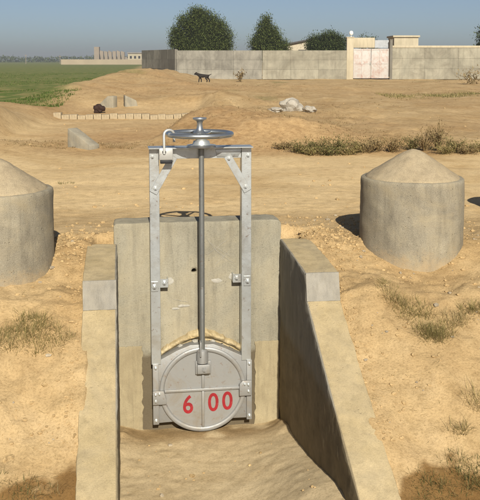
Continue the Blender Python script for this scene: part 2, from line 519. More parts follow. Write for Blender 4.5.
# ---------------------------------------------------------------- concrete headwall with its hole, mortar and plaster
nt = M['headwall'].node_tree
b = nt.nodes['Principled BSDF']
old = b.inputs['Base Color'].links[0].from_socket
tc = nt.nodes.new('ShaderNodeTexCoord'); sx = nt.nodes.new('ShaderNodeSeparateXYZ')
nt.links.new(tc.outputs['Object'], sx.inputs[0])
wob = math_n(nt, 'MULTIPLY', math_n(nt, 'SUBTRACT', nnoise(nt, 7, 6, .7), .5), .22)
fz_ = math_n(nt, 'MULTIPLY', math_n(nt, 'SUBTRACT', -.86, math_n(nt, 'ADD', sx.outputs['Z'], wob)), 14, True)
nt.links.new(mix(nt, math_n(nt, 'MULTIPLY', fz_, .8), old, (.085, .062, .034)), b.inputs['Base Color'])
HW = empty('concrete_headwall', G, PSI)
tag(HW, 'upright grey concrete headwall carrying the silver sluice gate', 'headwall')
pts = [(-.69, -1.9), (.675, -1.9), (.675, .165), (.655, .19), (.60, .197), (.2, .193), (-.2, .197), (-.6, .195), (-.675, .192), (-.69, .18)]
wall = MB().prism(pts, .10, .35).build('wall', M['headwall'], HW, bevel=.008, rough=(.045, .005, 7))
cut = MB().lathe([(.022, -.2), (.022, .2)], 20, -.047, .2, -.212, axis='y').build('cutter', None, HW)
bo = wall.modifiers.new('hole', 'BOOLEAN'); bo.object = cut; bo.operation = 'DIFFERENCE'
bpy.context.view_layer.update()
nm = bpy.data.meshes.new_from_object(wall.evaluated_get(bpy.context.evaluated_depsgraph_get()))
wall.modifiers.clear(); wall.data = nm; nm.name = 'wall'
bpy.data.objects.remove(cut)
MB().lathe([(.03, -.02), (.03, .02)], 16, -.047, .30, -.212, axis='y').build('hole_dark_disc', M['dark'], HW)  # near-black disc standing in for the darkness inside the hole

def ragged(x0, x1, z0, z1, left, right, n=48, amp=.013):
    def w(k, c): return amp * (mnoise.noise(Vector((k * .33, c, x0 * 9))) * 1.3 + .45 * mnoise.noise(Vector((k * 1.1, c, x0 * 9))))
    L = [(x0 + (w(k, 1) if left else 0), z0 + (z1 - z0) * k / n) for k in range(n + 1)]
    Rr = [(x1 + (w(k, 5) if right else 0), z0 + (z1 - z0) * k / n) for k in range(n + 1)]
    m = int(n / 2)
    T = [(x0 + (x1 - x0) * k / m, z1 + w(k, 9) * .6) for k in range(1, m)]
    return Rr + T[::-1] + L[::-1]
MB().prism(ragged(-.664, -.475, -1.62, -.82, False, True), .088, .102).build('plaster_band', M['plaster'], HW, bevel=.003, seg=1)
MB().prism(ragged(.455, .664, -1.62, -.825, True, False), .088, .102).build('plaster_band', M['plaster'], HW, bevel=.003, seg=1)
# lumpy mortar arch over the disc
av, af = [], []
NT, NS = 90, 14
for i in range(NT + 1):
    t = -1 + 2 * i / NT
    zt = -.690 - .165 * abs(t) ** 1.4
    zb = -.80 - .135 * t * t
    for j in range(NS + 1):
        q = j / NS
        x = .01 + .335 * t
        z = zt + (zb - zt) * q
        n = mnoise.noise(Vector((x * 16, z * 16, 4))) + .5 * mnoise.noise(Vector((x * 45, z * 45, 4)))
        dep = (.075 * math.sin(math.pi * min(1, q * 1.25 + .12)) ** .6 if q < .7 else .02) * (1 - .35 * abs(t)) * (1 + .6 * n) if 0 < q < 1 else -.004
        av.append((x + .006 * n, .1 - dep, z + .018 * n))
        if i < NT and j < NS:
            k = i * (NS + 1) + j
            af.append((k, k + NS + 1, k + NS + 2, k + 1))
MB().add(av, af).build('mortar_arch', M['mortar'], HW, smooth=70)
for k, (x, z, r) in enumerate([(-.02, -.742, .026), (-.045, -.79, .02), (.02, -.79, .02), (-.16, -.83, .022), (.17, -.845, .022), (.10, -.80, .018)]):
    MB().lump((x, .07, z), r, k, 2, .4, (1.3, 1, .8)).build('mortar_crumb', M['mortar_grey'], HW)
for k, (x, z, sx, sz) in enumerate([(-.25, -.29, .035, .03), (.14, -.30, .05, .022), (.27, -.27, .03, .03), (-.13, -.50, .05, .012), (-.20, -.52, .03, .01)]):
    MB().lump((x, .101, z), 1, k + 20, 3, .35, (sx, .006, sz)).build('mortar_smear', M['mortar_grey'], HW)

for k, (x0, z0, x1, z1) in enumerate([(.05, .06, .22, -.15), (.07, .03, .25, -.10), (.24, .05, .06, -.08), (.10, -.02, .28, -.16), (.27, -.03, .12, -.17), (-.22, -.44, -.10, -.47)]):
    P = [(x0 + (x1 - x0) * t / 6, .0985, z0 + (z1 - z0) * t / 6 + .006 * mnoise.noise(Vector((k, t * .7, 1)))) for t in range(7)]
    MB().tube(P, [.0007, .0015, .0012, .0017, .001, .0015, .0006], 4).build('scratch', M['mortar_grey'], HW)

# ---------------------------------------------------------------- the two wing walls
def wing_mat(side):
    m = M['wing'].copy(); m.name = 'wing_render_shade_tide'
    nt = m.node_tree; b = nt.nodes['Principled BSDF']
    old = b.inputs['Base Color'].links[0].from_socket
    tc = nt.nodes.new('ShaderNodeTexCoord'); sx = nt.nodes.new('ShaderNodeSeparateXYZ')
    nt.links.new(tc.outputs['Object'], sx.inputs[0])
    # channel face, inside the arris: shade painted into the colour, with a tide line
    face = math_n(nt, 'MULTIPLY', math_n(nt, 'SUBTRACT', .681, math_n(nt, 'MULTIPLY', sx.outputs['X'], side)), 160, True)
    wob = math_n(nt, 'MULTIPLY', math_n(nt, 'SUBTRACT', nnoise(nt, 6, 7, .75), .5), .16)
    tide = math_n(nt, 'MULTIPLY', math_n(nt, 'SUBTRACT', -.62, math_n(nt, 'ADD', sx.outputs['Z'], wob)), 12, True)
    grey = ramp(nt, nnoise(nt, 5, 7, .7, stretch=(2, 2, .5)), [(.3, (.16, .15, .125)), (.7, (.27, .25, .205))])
    mud = ramp(nt, nnoise(nt, 7, 7, .75), [(.3, (.125, .10, .06)), (.7, (.25, .205, .13))])  # silt tone below the tide line, also darkened as painted shade
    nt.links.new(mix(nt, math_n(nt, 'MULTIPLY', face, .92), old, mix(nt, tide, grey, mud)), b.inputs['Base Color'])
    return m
def wing(side, label):
    e = empty('wing_wall', G, PSI)
    tag(e, label, 'wing wall', 'wing walls of the channel')
    prof = [(-.098, .035), (.40, .012), (.865, -.022), (.892, -.200), (1.55, -.575), (2.28, -.955), (3.05, -1.36), (3.05, -1.9), (-.098, -1.9)]
    a, c = (.665, .915) if side > 0 else (-.90, -.665)
    m = MB()
    n = len(prof)
    vs = [(a, -v, z) for v, z in prof] + [(c, -v, z) for v, z in prof]
    m.add(vs, [tuple(range(n)), tuple(range(2 * n - 1, n - 1, -1))] + [(i, i + n, (i + 1) % n + n, (i + 1) % n) for i in range(n)])
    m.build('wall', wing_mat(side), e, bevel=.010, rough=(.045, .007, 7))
    q = MB()
    fx = [(.858, -.012), (.900, -.206), (.888, -.206), (.846, -.012)]
    vs = [(a + .004, -v - .012, z) for v, z in fx] + [(c - .004, -v - .012, z) for v, z in fx]
    q.add(vs, [(0, 1, 2, 3), (7, 6, 5, 4), (0, 4, 5, 1), (1, 5, 6, 2), (2, 6, 7, 3), (3, 7, 4, 0)])
    o = q.build('step_face', M['wing_grey'], e, rough=(.04, .003, 8))
    tag(o, 'smooth grey cement face of the step')
    return e
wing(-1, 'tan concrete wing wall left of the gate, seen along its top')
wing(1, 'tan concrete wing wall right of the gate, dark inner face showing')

# ---------------------------------------------------------------- the sluice gate
SG = empty('sluice_gate', Vector((G.x, G.y, 0)), PSI)
tag(SG, 'silver steel sluice gate with handwheel and round leaf numbered 6 00 in red', 'sluice gate')
def bolt(parent, x, y, z, r=.012, h=.012, mat='silver'):
    m = MB().lathe([(r * 1.5, 0), (r * 1.5, h * .25), (r, h * .25), (r, h), (r * .45, h), (r * .45, h * 1.7)], 6, x, y, z, axis='y')
    return m.build('bolt', M[mat], parent, smooth=20)
for s in (-1, 1):
    x0, x1 = (-.404, -.328) if s < 0 else (.328, .406)
    m = MB()
    m.prism([(x0, -.94), (x1, -.94), (x1, .808), (x0, .808)], -.022, -.014)
    m.box(x0, x0 + .007, -.0139, .075, -.94, .808)
    m.box(x1 - .007, x1, -.0139, .075, -.94, .808)
    up = m.build('upright', M['silver'], SG, bevel=.0018, seg=1)
    # lower guide
    gx0, gx1 = (-.396, -.348) if s < 0 else (.368, .412)
    g = MB().box(gx0, gx1, -.034, .04, -1.440, -.935).build('guide', M['cast'], SG, bevel=.004)
    xb = (gx0 + gx1) / 2
    for z in (-.965, -1.405):
        bolt(g, xb, -.034, z, .011, .012)
    # wedge clamp at mid height
    zc = -1.20 if s < 0 else -1.155
    w = MB()
    if s < 0:
        w.prism([(-.398, zc - .062), (-.29, zc - .062), (-.29, zc - .02), (-.31, zc + .05), (-.398, zc + .05)], -.064, -.0395)
    else:
        w.prism([(.305, zc - .07), (.405, zc - .07), (.405, zc + .055), (.33, zc + .055), (.305, zc + .03)], -.064, -.0395)
    wd = w.build('wedge_clamp', M['cast'], SG, bevel=.004)
    for dx, dz in ((.0, .025), (.0, -.03), (-s * .03, .03)):
        bolt(wd, (-.375 if s < 0 else .378) + dx, -.064, zc + dz, .009, .012)
    # anchor lug tying the upright to the headwall
    zl = -.285 if s < 0 else -.265
    l = MB()
    li, lo = (.262, .40)
    l.box(min(s * li, s * .334), max(s * li, s * .334), .02, .028, zl - .035, zl + .035)
    l.box(min(s * li, s * (li + .008)), max(s * li, s * (li + .008)), .0281, .099, zl - .035, zl + .035)
    lug = l.build('anchor_lug', M['silver'], SG, bevel=.0015, seg=1)
    MB().box(min(s * .345, s * .40), max(s * .345, s * .40), -.031, -.0225, zl - .05, zl + .028).build('clip', M['silver'], SG, bevel=.0015, seg=1)
    bolt(lug, s * .293, .02, zl + .004, .014, .014)
    bolt(lug, s * .375, -.031, zl - .012, .015, .015)
    # diagonal brace
    a, c = Vector((s * .212, 0, .745)), Vector((s * .366, 0, .475))
    d = (c - a).normalized(); p = Vector((d.z, 0, -d.x)) * .031
    q = [(a + p - d * .0), (c + p + d * .02), (c - p + d * .02), (a - p - d * .0)]
    br = MB().prism([(k.x, k.z) for k in q], -.031, -.0235).build('brace', M['silver'], SG, bevel=.0015, seg=1)
    bolt(br, s * .225, -.031, .722, .012)
    bolt(br, s * .358, -.031, .495, .013)
    bolt(up, s * .380, -.022, .745, .012)
# crossbar: top plate with a web below
m = MB()
m.box(-.412, .412, -.085, .085, .810, .820)
m.box(-.325, .325, -.012, -.004, .725, .8095)
m.box(-.325, .325, .062, .070, .725, .8095)
cb = m.build('crossbar', M['silver'], SG, bevel=.0018, seg=1)
# small boss of the lock hasp / stay seen right of the stem
MB().prism([(.13, .735), (.30, .735), (.33, .795), (.12, .795)], -.020, -.0125).build('cover_plate', M['silver'], SG, bevel=.002)
SX, SY = .004, -.045
# bearing under the wheel
MB().lathe([(.115, .8205), (.115, .836), (.07, .842), (.062, .868), (.045, .872), (.045, .895)], 32, SX, SY).build('bearing', M['silver'], SG)
# handwheel
HX, HZ = SX - .012, .922
wh = empty('handwheel', (HX, SY, HZ)); wh.parent = SG
def ring(rad, r, n=64, z=0):
    return [(rad * math.cos(2 * math.pi * k / n), rad * math.sin(2 * math.pi * k / n), z) for k in range(n)]
MB().tube(ring(.249, .016), .0195, 12, True).build('rim', M['chrome'], wh, smooth=60)
for k in range(4):
    a = math.pi / 4 + k * math.pi / 2 + .3
    P = []
    for j in range(9):
        t = j / 8
        r = .035 + t * .213
        P.append((r * math.cos(a), r * math.sin(a), -.012 + .012 * math.sin(t * math.pi) * 0 + .012 * t))
    MB().tube(P, [.013 - .003 * j / 8 for j in range(9)], 8).build('spoke', M['chrome'], wh, smooth=60)
MB().lathe([(.048, -.028), (.052, -.02), (.052, .008), (.040, .020), (.030, .030), (.024, .05), (.022, .085), (.026, .100), (.040, .110), (.054, .114), (.056, .120), (.054, .128), (.03, .130)], 32).build('hub', M['chrome'], wh, smooth=40)
# stem with its thread
prof, z = [], .8095
while z > -.30:
    prof += [(.0225, z), (.0200, z - .006)]
    z -= .012
prof += [(.0215, z), (.0215, -.845)]
MB().lathe(prof, 20, SX, SY).build('stem', M['stem'], SG, smooth=60)
# seat plate, disc and its rim and ribs
DC = (.010, -1.165)
seat = [(-.39, -1.437), (-.392, -.945), (-.33, -.905), (-.2, -.838), (-.09, -.796), (.10, -.796), (.2, -.838), (.335, -.905), (.406, -.945), (.408, -1.432), (.25, -1.43), (.20, -1.46), (-.18, -1.46), (-.24, -1.432)]
MB().prism(seat, -.012, .097).build('seat_plate', M['cast'], SG, bevel=.004)
leaf = empty('gate_leaf', (DC[0], -.022, DC[1])); leaf.parent = SG
MB().lathe([(.352, -.03), (.352, -.004), (.347, .0)], 80, 0, 0, 0, axis='y').build('disc', M['cast'], leaf)
rimp = [(.352, .0005), (.352, .012), (.346, .016), (.325, .016), (.317, .010), (.314, .0005)]
MB().lathe(rimp, 80, 0, 0, 0, False, 'y').build('rim', M['cast'], leaf, smooth=50)
MB().prism([(-.314, -.012), (.314, -.012), (.314, .012), (-.314, .012)], -.018, -.0005).build('rib', M['cast'], leaf, bevel=.006)
MB().prism([(-.012, -.314), (.012, -.314), (.012, -.0125), (-.012, -.0125)], -.0175, -.0005).build('rib', M['cast'], leaf, bevel=.006)
MB().prism([(-.012, .0125), (.012, .0125), (.012, .15), (-.012, .15)], -.0175, -.0005).build('rib', M['cast'], leaf, bevel=.006)
# clevis holding the stem
cl = MB()
cl.box(-.062, .064, -.028, -.001, .135, .245)
cl.box(-.05, .052, -.062, -.0285, .15, .225)
clv = cl.build('clevis', M['cast'], leaf, bevel=.005)
MB().lathe([(.048, .235), (.048, .30), (.042, .335), (.03, .345)], 24, SX - DC[0], SY + .022).build('stem_socket', M['cast'], clv)
bolt(clv, .005, -.062, .185, .016, .014, 'cast')
MB().box(-.030, -.018, -.09, -.02, .30, .42).build('lock_pin', M['cast'], clv, bevel=.003)
# the red numerals, painted on as a thin film of the disc
def digit(ch, x, z, size):
    cu = bpy.data.curves.new('numeral', 'FONT')
    cu.body = ch; cu.size = size; cu.align_x = 'CENTER'; cu.align_y = 'CENTER'
    cu.extrude = .0006; cu.offset = .0034; cu.resolution_u = 6
    o = bpy.data.objects.new('numeral', cu); C.objects.link(o)
    bpy.context.view_layer.update()
    dm = bpy.data.meshes.new_from_object(o.evaluated_get(bpy.context.evaluated_depsgraph_get()))
    bpy.data.objects.remove(o)
    dm.name = 'numeral'; dm.materials.clear(); dm.materials.append(M['red'])
    o = bpy.data.objects.new('numeral', dm); C.objects.link(o); o.parent = leaf
    o.location = (x - DC[0], -.0015, z - DC[1]); o.rotation_euler = (R(90), 0, 0)
    o.scale = (.86, 1, 1)
digit('6', -.113, -1.295, .212)
digit('0', .094, -1.288, .212)
digit('0', .210, -1.282, .212)

# ---------------------------------------------------------------- padlock through the wheel
PL = empty('padlock', to_world(-.278, .105, .70), PSI)
tag(PL, 'large pale steel padlock locking the handwheel to the frame', 'padlock')
MB().box(-.054, .054, -.018, .018, .028, .122).build('body', M['padlock'], PL, bevel=.007)
MB().box(-.045, .050, -.016, .016, .0, .0275).build('base', M['dark'], PL, bevel=.004)  # near-black block below the padlock body
P = [(-.014, 0, .075), (-.014, 0, .16), (-.014, 0, .215)]
for k in range(1, 9):
    a = math.pi * (1 - k / 8)
    P.append((.026 + .040 * math.cos(a), .004 * k, .222 + .038 * math.sin(a)))
P += [(.066, .034, .19), (.066, .036, .165)]
P = [(x, y - (.020 if i == 0 else .012 if i == 1 else .0), z) for i, (x, y, z) in enumerate(P)]
MB().tube(P, .0105, 10).build('shackle', M['padlock'], PL, smooth=60)
MB().tube([(-.026, -.019, .10), (-.026, -.0192, .085), (-.014, -.0195, .072), (-.002, -.0192, .085), (-.002, -.019, .10)], .003, 6).build('keyhole', M['dark'], PL)

# ---------------------------------------------------------------- concrete pipe stubs with conical caps
def pipe_stub(x, y, ztop, r, label, seed, tilt=0):
    e = empty('pipe_stub', (x, y, ztop - .95), seed)
    e.rotation_euler = (0, tilt, seed)
    tag(e, label, 'concrete pipe', 'capped concrete pipe stubs beside the gate')
    prof = [(r, 0), (r, .92), (r - .004, .943), (r - .012, .9495), (r - .05, .95), (r - .06, .93), (r - .06, .6)]
    MB().lathe(prof, 72, cap=False).build('shell', M['pipe'], e, smooth=50, rough=(.05, .005, 6))
    rc = r - .035
    cp = [(rc, .930), (rc - .006, .958), (rc * .80, .958 + .235 * .21), (rc * .6, .958 + .235 * .43), (rc * .42, .958 + .235 * .63),
          (rc * .26, .958 + .235 * .80), (rc * .15, .958 + .235 * .89), (rc * .07, .958 + .235 * .93), (.004, .958 + .235 * .945)]
    MB().lathe(cp, 64).build('conical_cap', M['cap'], e, smooth=60, rough=(.035, .006, 7))
    return e
pipe_stub(1.425, 7.0, .535, .425, 'capped concrete pipe stub standing right of the gate', 0.3, R(.4))
pipe_stub(-1.845, 6.34, .535, .425, 'capped concrete pipe stub cut by the left edge of the picture', 1.7)
pipe_stub(2.97, 8.12, .535, .425, 'capped concrete pipe stub out of frame whose shadow enters at right', 2.6)

# ---------------------------------------------------------------- plants
M['grass_dry'] = leaf_mat('dry_grass', (.25, .21, .08), (.40, .32, .15), (.55, .44, .25), .3)
M['grass_green'] = leaf_mat('green_weed', (.18, .165, .055), (.33, .275, .11), (.52, .41, .21), .35)
M['weed_dark'] = leaf_mat('dark_weed', (.09, .10, .032), (.18, .17, .06), (.33, .26, .12), .3)
M['weed_brown'] = leaf_mat('brown_brush', (.22, .155, .07), (.36, .265, .135), (.23, .19, .085), .25)
M['leaf'] = leaf_mat('tree_leaf', (.085, .12, .03), (.13, .165, .048), (.18, .20, .065), .35)
M['leaf_dark'] = leaf_mat('dark_tree_leaf', (.06, .09, .027), (.095, .125, .04), (.13, .155, .055), .35)
M['crop'] = leaf_mat('green_crop', (.06, .10, .016), (.10, .15, .03), (.19, .19, .07), .25)

def blade(m, p, d, L, w, droop, seg=3):
    side = Vector((-d.y, d.x, 0))
    side = (side.normalized() if side.length > 1e-4 else Vector((1, 0, 0))) * w * .5
    vs, q, dd = [], p.copy(), d.copy()
    for k in range(seg):
        f = 1 - k / seg
        vs += [q - side * f, q + side * f]
        q = q + dd * (L / seg)
        dd = (dd + Vector((0, 0, -droop))).normalized()
    vs.append(q)
    fs = [(2 * k, 2 * k + 1, 2 * k + 3, 2 * k + 2) for k in range(seg - 1)] + [(2 * seg - 2, 2 * seg - 1, 2 * seg)]
    m.add(vs, fs)

def tuft(name, px, py, n, spread, hgt, mat, label, cat='grass', group=None, seed=0, w=.006, up=1.0):
    rnd = random.Random(seed)
    c = on_ground(px, py)
    m = MB()
    nc = max(6, n // 16)
    cl = []
    for k in range(nc):
        a, r = rnd.uniform(0, 6.283), spread * rnd.random() ** .7
        cl.append((c.x + r * math.cos(a) * 1.4, c.y + r * math.sin(a) * .8, rnd.uniform(.45, 1.15)))
    rows = []
    for k in range(n):
        x, y, hs = rnd.choice(cl)
        b2, rr = rnd.uniform(0, 6.283), abs(rnd.gauss(0, .022))
        rows.append((x + rr * math.cos(b2), y + rr * math.sin(b2), b2 + rnd.gauss(0, .6), hs))
    A = np.array(rows); Z = height(A[:, 0], A[:, 1])
    for (x, y, b2, hs), z in zip(rows, Z):
        ln = rnd.uniform(.1, 1.1)
        d = Vector((math.cos(b2) * ln, math.sin(b2) * ln - .1, up)).normalized()
        blade(m, Vector((x - c.x, y - c.y, z - c.z - .01)), d, hgt * hs * rnd.uniform(.4, 1.15), w * rnd.uniform(.6, 1.3), rnd.uniform(.1, .6))
    o = m.build(name, mat, None, smooth=0)
    o.location = c
    tag(o, label, cat, group)
    return o
TG = 'grass tufts on the channel banks'
tuft('grass_tuft', 30, 336, 1710, .17, .12, M['grass_green'], 'bushy green and straw grass tuft below the left pipe stub', group=TG, seed=1, w=.0032, up=.8)
tuft('grass_tuft', 54, 338, 494, .09, .08, M['grass_dry'], 'small dry grass tuft right of the bushy left tuft', group=TG, seed=2, w=.003, up=.7)
tuft('grass_tuft', 6, 342, 494, .10, .09, M['grass_dry'], 'small dry grass tuft at the left edge of the picture', group=TG, seed=3, w=.003, up=.7)
tuft('grass_tuft', 392, 300, 516, .08, 0.125, M['grass_dry'], 'thin dry grass below the right pipe stub, nearest the wing wall', group=TG, seed=4, w=.0028, up=.7)
tuft('grass_tuft', 410, 314, 839, .11, 0.125, M['grass_green'], 'straggly green grass tuft in the middle of the right bank', group=TG, seed=5, w=.003, up=.7)
tuft('grass_tuft', 434, 336, 1065, .10, 0.138, M['grass_green'], 'darker straggly grass tuft lowest of the right bank row', group=TG, seed=6, w=.003, up=.7)
tuft('grass_tuft', 456, 322, 549, .09, 0.112, M['grass_dry'], 'faint dry grass right of the straggly bank tufts', group=TG, seed=7, w=.0028, up=.7)
tuft('grass_tuft', 474, 312, 613, .08, 0.112, M['grass_green'], 'short green grass at the right edge of the picture', group=TG, seed=8, w=.0028, up=.7)
tuft('grass_tuft', 461, 432, 171, .06, .12, M['grass_dry'], 'wispy dry weed low on the right bank above the damp soil', group=TG, seed=9, w=.0035)
tuft('grass_tuft', 386, 284, 171, .06, .06, M['grass_green'], 'tiny green sprig at the foot of the right pipe stub', group=TG, seed=10, w=.0035)
tuft('grass_tuft', 65, 184, 114, .07, .05, M['weed_dark'], 'tiny dark weed alone on the sandy track', group=TG, seed=11)
tuft('grass_tuft', 30, 496, 228, .12, .07, M['weed_brown'], 'brown weed on the damp soil at lower left', group=TG, seed=12, w=.004)
tuft('grass_tuft', 468, 482, 1100, .20, .10, M['weed_dark'], 'dark olive weeds on the damp soil in the lower right corner', group=TG, seed=13, w=.0035, up=.8)
tuft('grass_tuft', 428, 494, 800, .13, .06, M['weed_dark'], 'low dark weeds on the damp soil right of the wing wall foot', group=TG, seed=14, w=.0035, up=.7)
tuft('grass_tuft', 476, 405, 200, .08, .12, M['grass_dry'], 'dry grass half way up the right edge of the picture', group=TG, seed=15, w=.003, up=.8)
tuft('grass_tuft', 14, 492, 620, .15, .07, M['weed_dark'], 'low dark weeds on the damp soil in the lower left corner', group=TG, seed=16, w=.0035, up=.7)

def bush(px, py, w, hgt, mat, label, seed, name='weed_bush', leaves=900, group=None, ls=.032):
    """low bush: stems from one root with small leaves along them"""
    rnd = random.Random(seed)
    c = on_ground(px, py)
    e = empty(name, c)
    tag(e, label, 'bush', group)
    st, lf = MB(), MB()
    ns = 16
    for k in range(ns):
        a = rnd.uniform(0, 6.283)
        ln = rnd.uniform(.2, 1.0)
        tip = Vector((math.cos(a) * w * ln, math.sin(a) * w * ln * .8, hgt * rnd.uniform(.45, 1.05)))
        mid = tip * .5 + Vector((0, 0, hgt * .12))
        st.tube([(0, 0, -.03), mid, tip], [.008, .006, .002], 4)
        for j in range(leaves // ns):
            t = rnd.uniform(.15, 1.05)
            p = (mid * (2 * t) if t < .5 else mid.lerp(tip, 2 * t - 1)) + Vector((rnd.gauss(0, 1), rnd.gauss(0, 1), rnd.gauss(0, 1))) * .12 * w
            p.z = max(p.z, -.02)
            d = Vector((rnd.gauss(0, 1), rnd.gauss(0, 1), rnd.gauss(.5, 1))).normalized()
            blade(lf, p, d, ls * rnd.uniform(.7, 1.6), ls * .55, .1, 2)
    st.build('stem', M['weed_brown'], e)
    lf.build('foliage', mat, e, smooth=0)
    return e
WG = 'weeds along the far edge of the track'
for k, (px, py, w, h, mt, lb) in enumerate([
    (300, 153, .24, .17, 'weed_dark', 'low dark green bush, leftmost of the track-edge weeds'),
    (318, 153, .26, .24, 'weed_dark', 'second dark green bush from the left on the track edge'),
    (338, 153, .30, .30, 'weed_dark', 'tallest dark green bush on the track edge'),
    (358, 152, .26, .20, 'grass_green', 'greenish bush just left of the right pipe stub cap'),
    (378, 151, .24, .24, 'weed_brown', 'brown bush behind the left shoulder of the right pipe cap'),
    (391, 152, .26, .26, 'weed_brown', 'brown bush directly behind the right pipe cap'),
    (424, 151, .26, .46, 'weed_brown', 'brown bush right behind the right pipe cap, with tall twigs'),
    (438, 151, .22, .58, 'weed_brown', 'tallest dry twiggy bush on the track edge'),
    (454, 152, .24, .24, 'weed_dark', 'dark green bush right of the tall twiggy one'),
    (474, 152, .20, .16, 'grass_green', 'low bush at the right edge of the track-edge weeds'),
    (366, 153, .26, .20, 'weed_brown', 'brown bush filling the gap left of the right pipe cap'),
    (309, 155, .24, .13, 'grass_green', 'low greenish weed in front of the two leftmost dark bushes'),
    (329, 155, .26, .15, 'weed_dark', 'low dark weed in front of the tallest dark green bush'),
    (348, 155, .24, .14, 'grass_green', 'low greenish weed between the tallest dark bush and the pipe cap'),
    (412, 150, .22, .24, 'weed_dark', 'dark green bush peeping just above the pipe cap tip'),
    (446, 154, .26, .16, 'grass_green', 'low greenish weed in front of the tallest dry twiggy bush'),
    (466, 154, .24, .16, 'weed_brown', 'low brown weed between the two rightmost track-edge bushes'),
    (284, 149, .18, .12, 'weed_brown', 'small brown dry bush left of the dark green weeds')]):
    bush(px, py, w * 1.15, h * .85, M[mt], lb, 40 + k, group=WG, ls=.026)
bush(240, 82, .45, .75, M['weed_brown'], 'rust brown bush at the foot of the long grey wall', 70, leaves=300, ls=.12)
bush(472, 84, 1.2, .7, M['weed_brown'], 'brown brush at the foot of the wall near the right edge', 71, leaves=300, ls=.12)

# ---------------------------------------------------------------- middle distance: second channel, blocks, rubble, sack, dog
def wxy(px, y): return (px - 240) / F_PX * y
BK = empty('block_kerb', Vector((wxy(125, 22.0), 22.0, gz(wxy(125, 22.0), 22.0))))
tag(BK, 'row of small pale concrete blocks laid in line across the sand', 'kerb')
bm0 = MB().box(-.098, .098, -.09, .09, -.08, .125).build('block', M['cap'], BK, bevel=.012)
c0 = BK.location.copy()
for k in range(17):
    px = 58 + 8.0 * k
    p = at_y(px, 119, 22.0 + .03 * math.sin(k * 2))
    o = bm0 if k == 0 else bm0.copy()
    if k: C.objects.link(o); o.parent = BK
    zz = gz(p.x, p.y)
    o.location = (p.x - c0.x, p.y - c0.y, zz - c0.z + random.uniform(-.01, .015))
    o.rotation_euler = (random.uniform(-.04, .04), random.uniform(-.04, .04), random.uniform(-.08, .08))

M['far_slab'] = concrete('weathered_slab_concrete', (.24, .22, .17), (.34, .31, .24), (.38, .31, .19), .2, 2.5, .4, .5)
def slab(px, py, dims, rz, label, tilt=0, cat='slab'):
    p = on_ground(px, py)
    o = MB().prism(dims, -.11, .11).build('concrete_wing', M['far_slab'], None, bevel=.015, rough=(.12, .006, 3))
    o.location = p + Vector((0, 0, -.05)); o.rotation_euler = (0, tilt, rz)
    tag(o, label, 'concrete wall', 'concrete walls of the far channel')
slab(109, 107, [(-.28, -.3), (.22, -.3), (.22, .38), (.02, .38), (-.28, .12)], R(-25), 'grey concrete wing of the far channel, left of its opening')
slab(131, 106, [(-.20, -.3), (.28, -.3), (.14, .22), (-.20, .38)], R(20), 'grey concrete wing of the far channel, right of its opening')
slab(82, 147, [(-.25, -.3), (.30, -.3), (.30, .10), (-.22, .36)], R(-35), 'half buried grey concrete wall end at the far edge of the track')

p = on_ground(99, 113)
m = MB().lump((0, 0, .13), .14, 3, 3, .5, (1.05, .8, .75)); m.lump((-.06, -.04, .05), .08, 5, 2, .5, (1, .8, .9)); m.lump((.10, .0, .14), .07, 6, 2, .5)
o = m.build('sack', plain('dark_sack', (.035, .018, .012), .8, 0, .3, 30), None)
o.location = p; tag(o, 'dark brown crumpled sack beside the far channel', 'sack')

M['white_rock'] = concrete('pale_rubble', (.30, .27, .22), (.44, .41, .35), None, .2, 6, .5)
for k, (px, py, r, sq, lb) in enumerate([(291, 111, .24, (1.15, .9, .85), 'largest whitish rubble lump on the open ground'),
                                         (310, 112, .13, (1.2, .9, .7), 'small whitish rubble lump right of the largest one'),
                                         (276, 112, .12, (1.6, .9, .5), 'low flat whitish rubble lump left of the largest one')]):
    o = MB().lump((0, 0, r * .45), r, 11 + k, 3, .55, sq).build('rubble_lump', M['white_rock'], None, smooth=20)
    o.location = on_ground(px, py); tag(o, lb, 'rubble', 'pale rubble lumps')

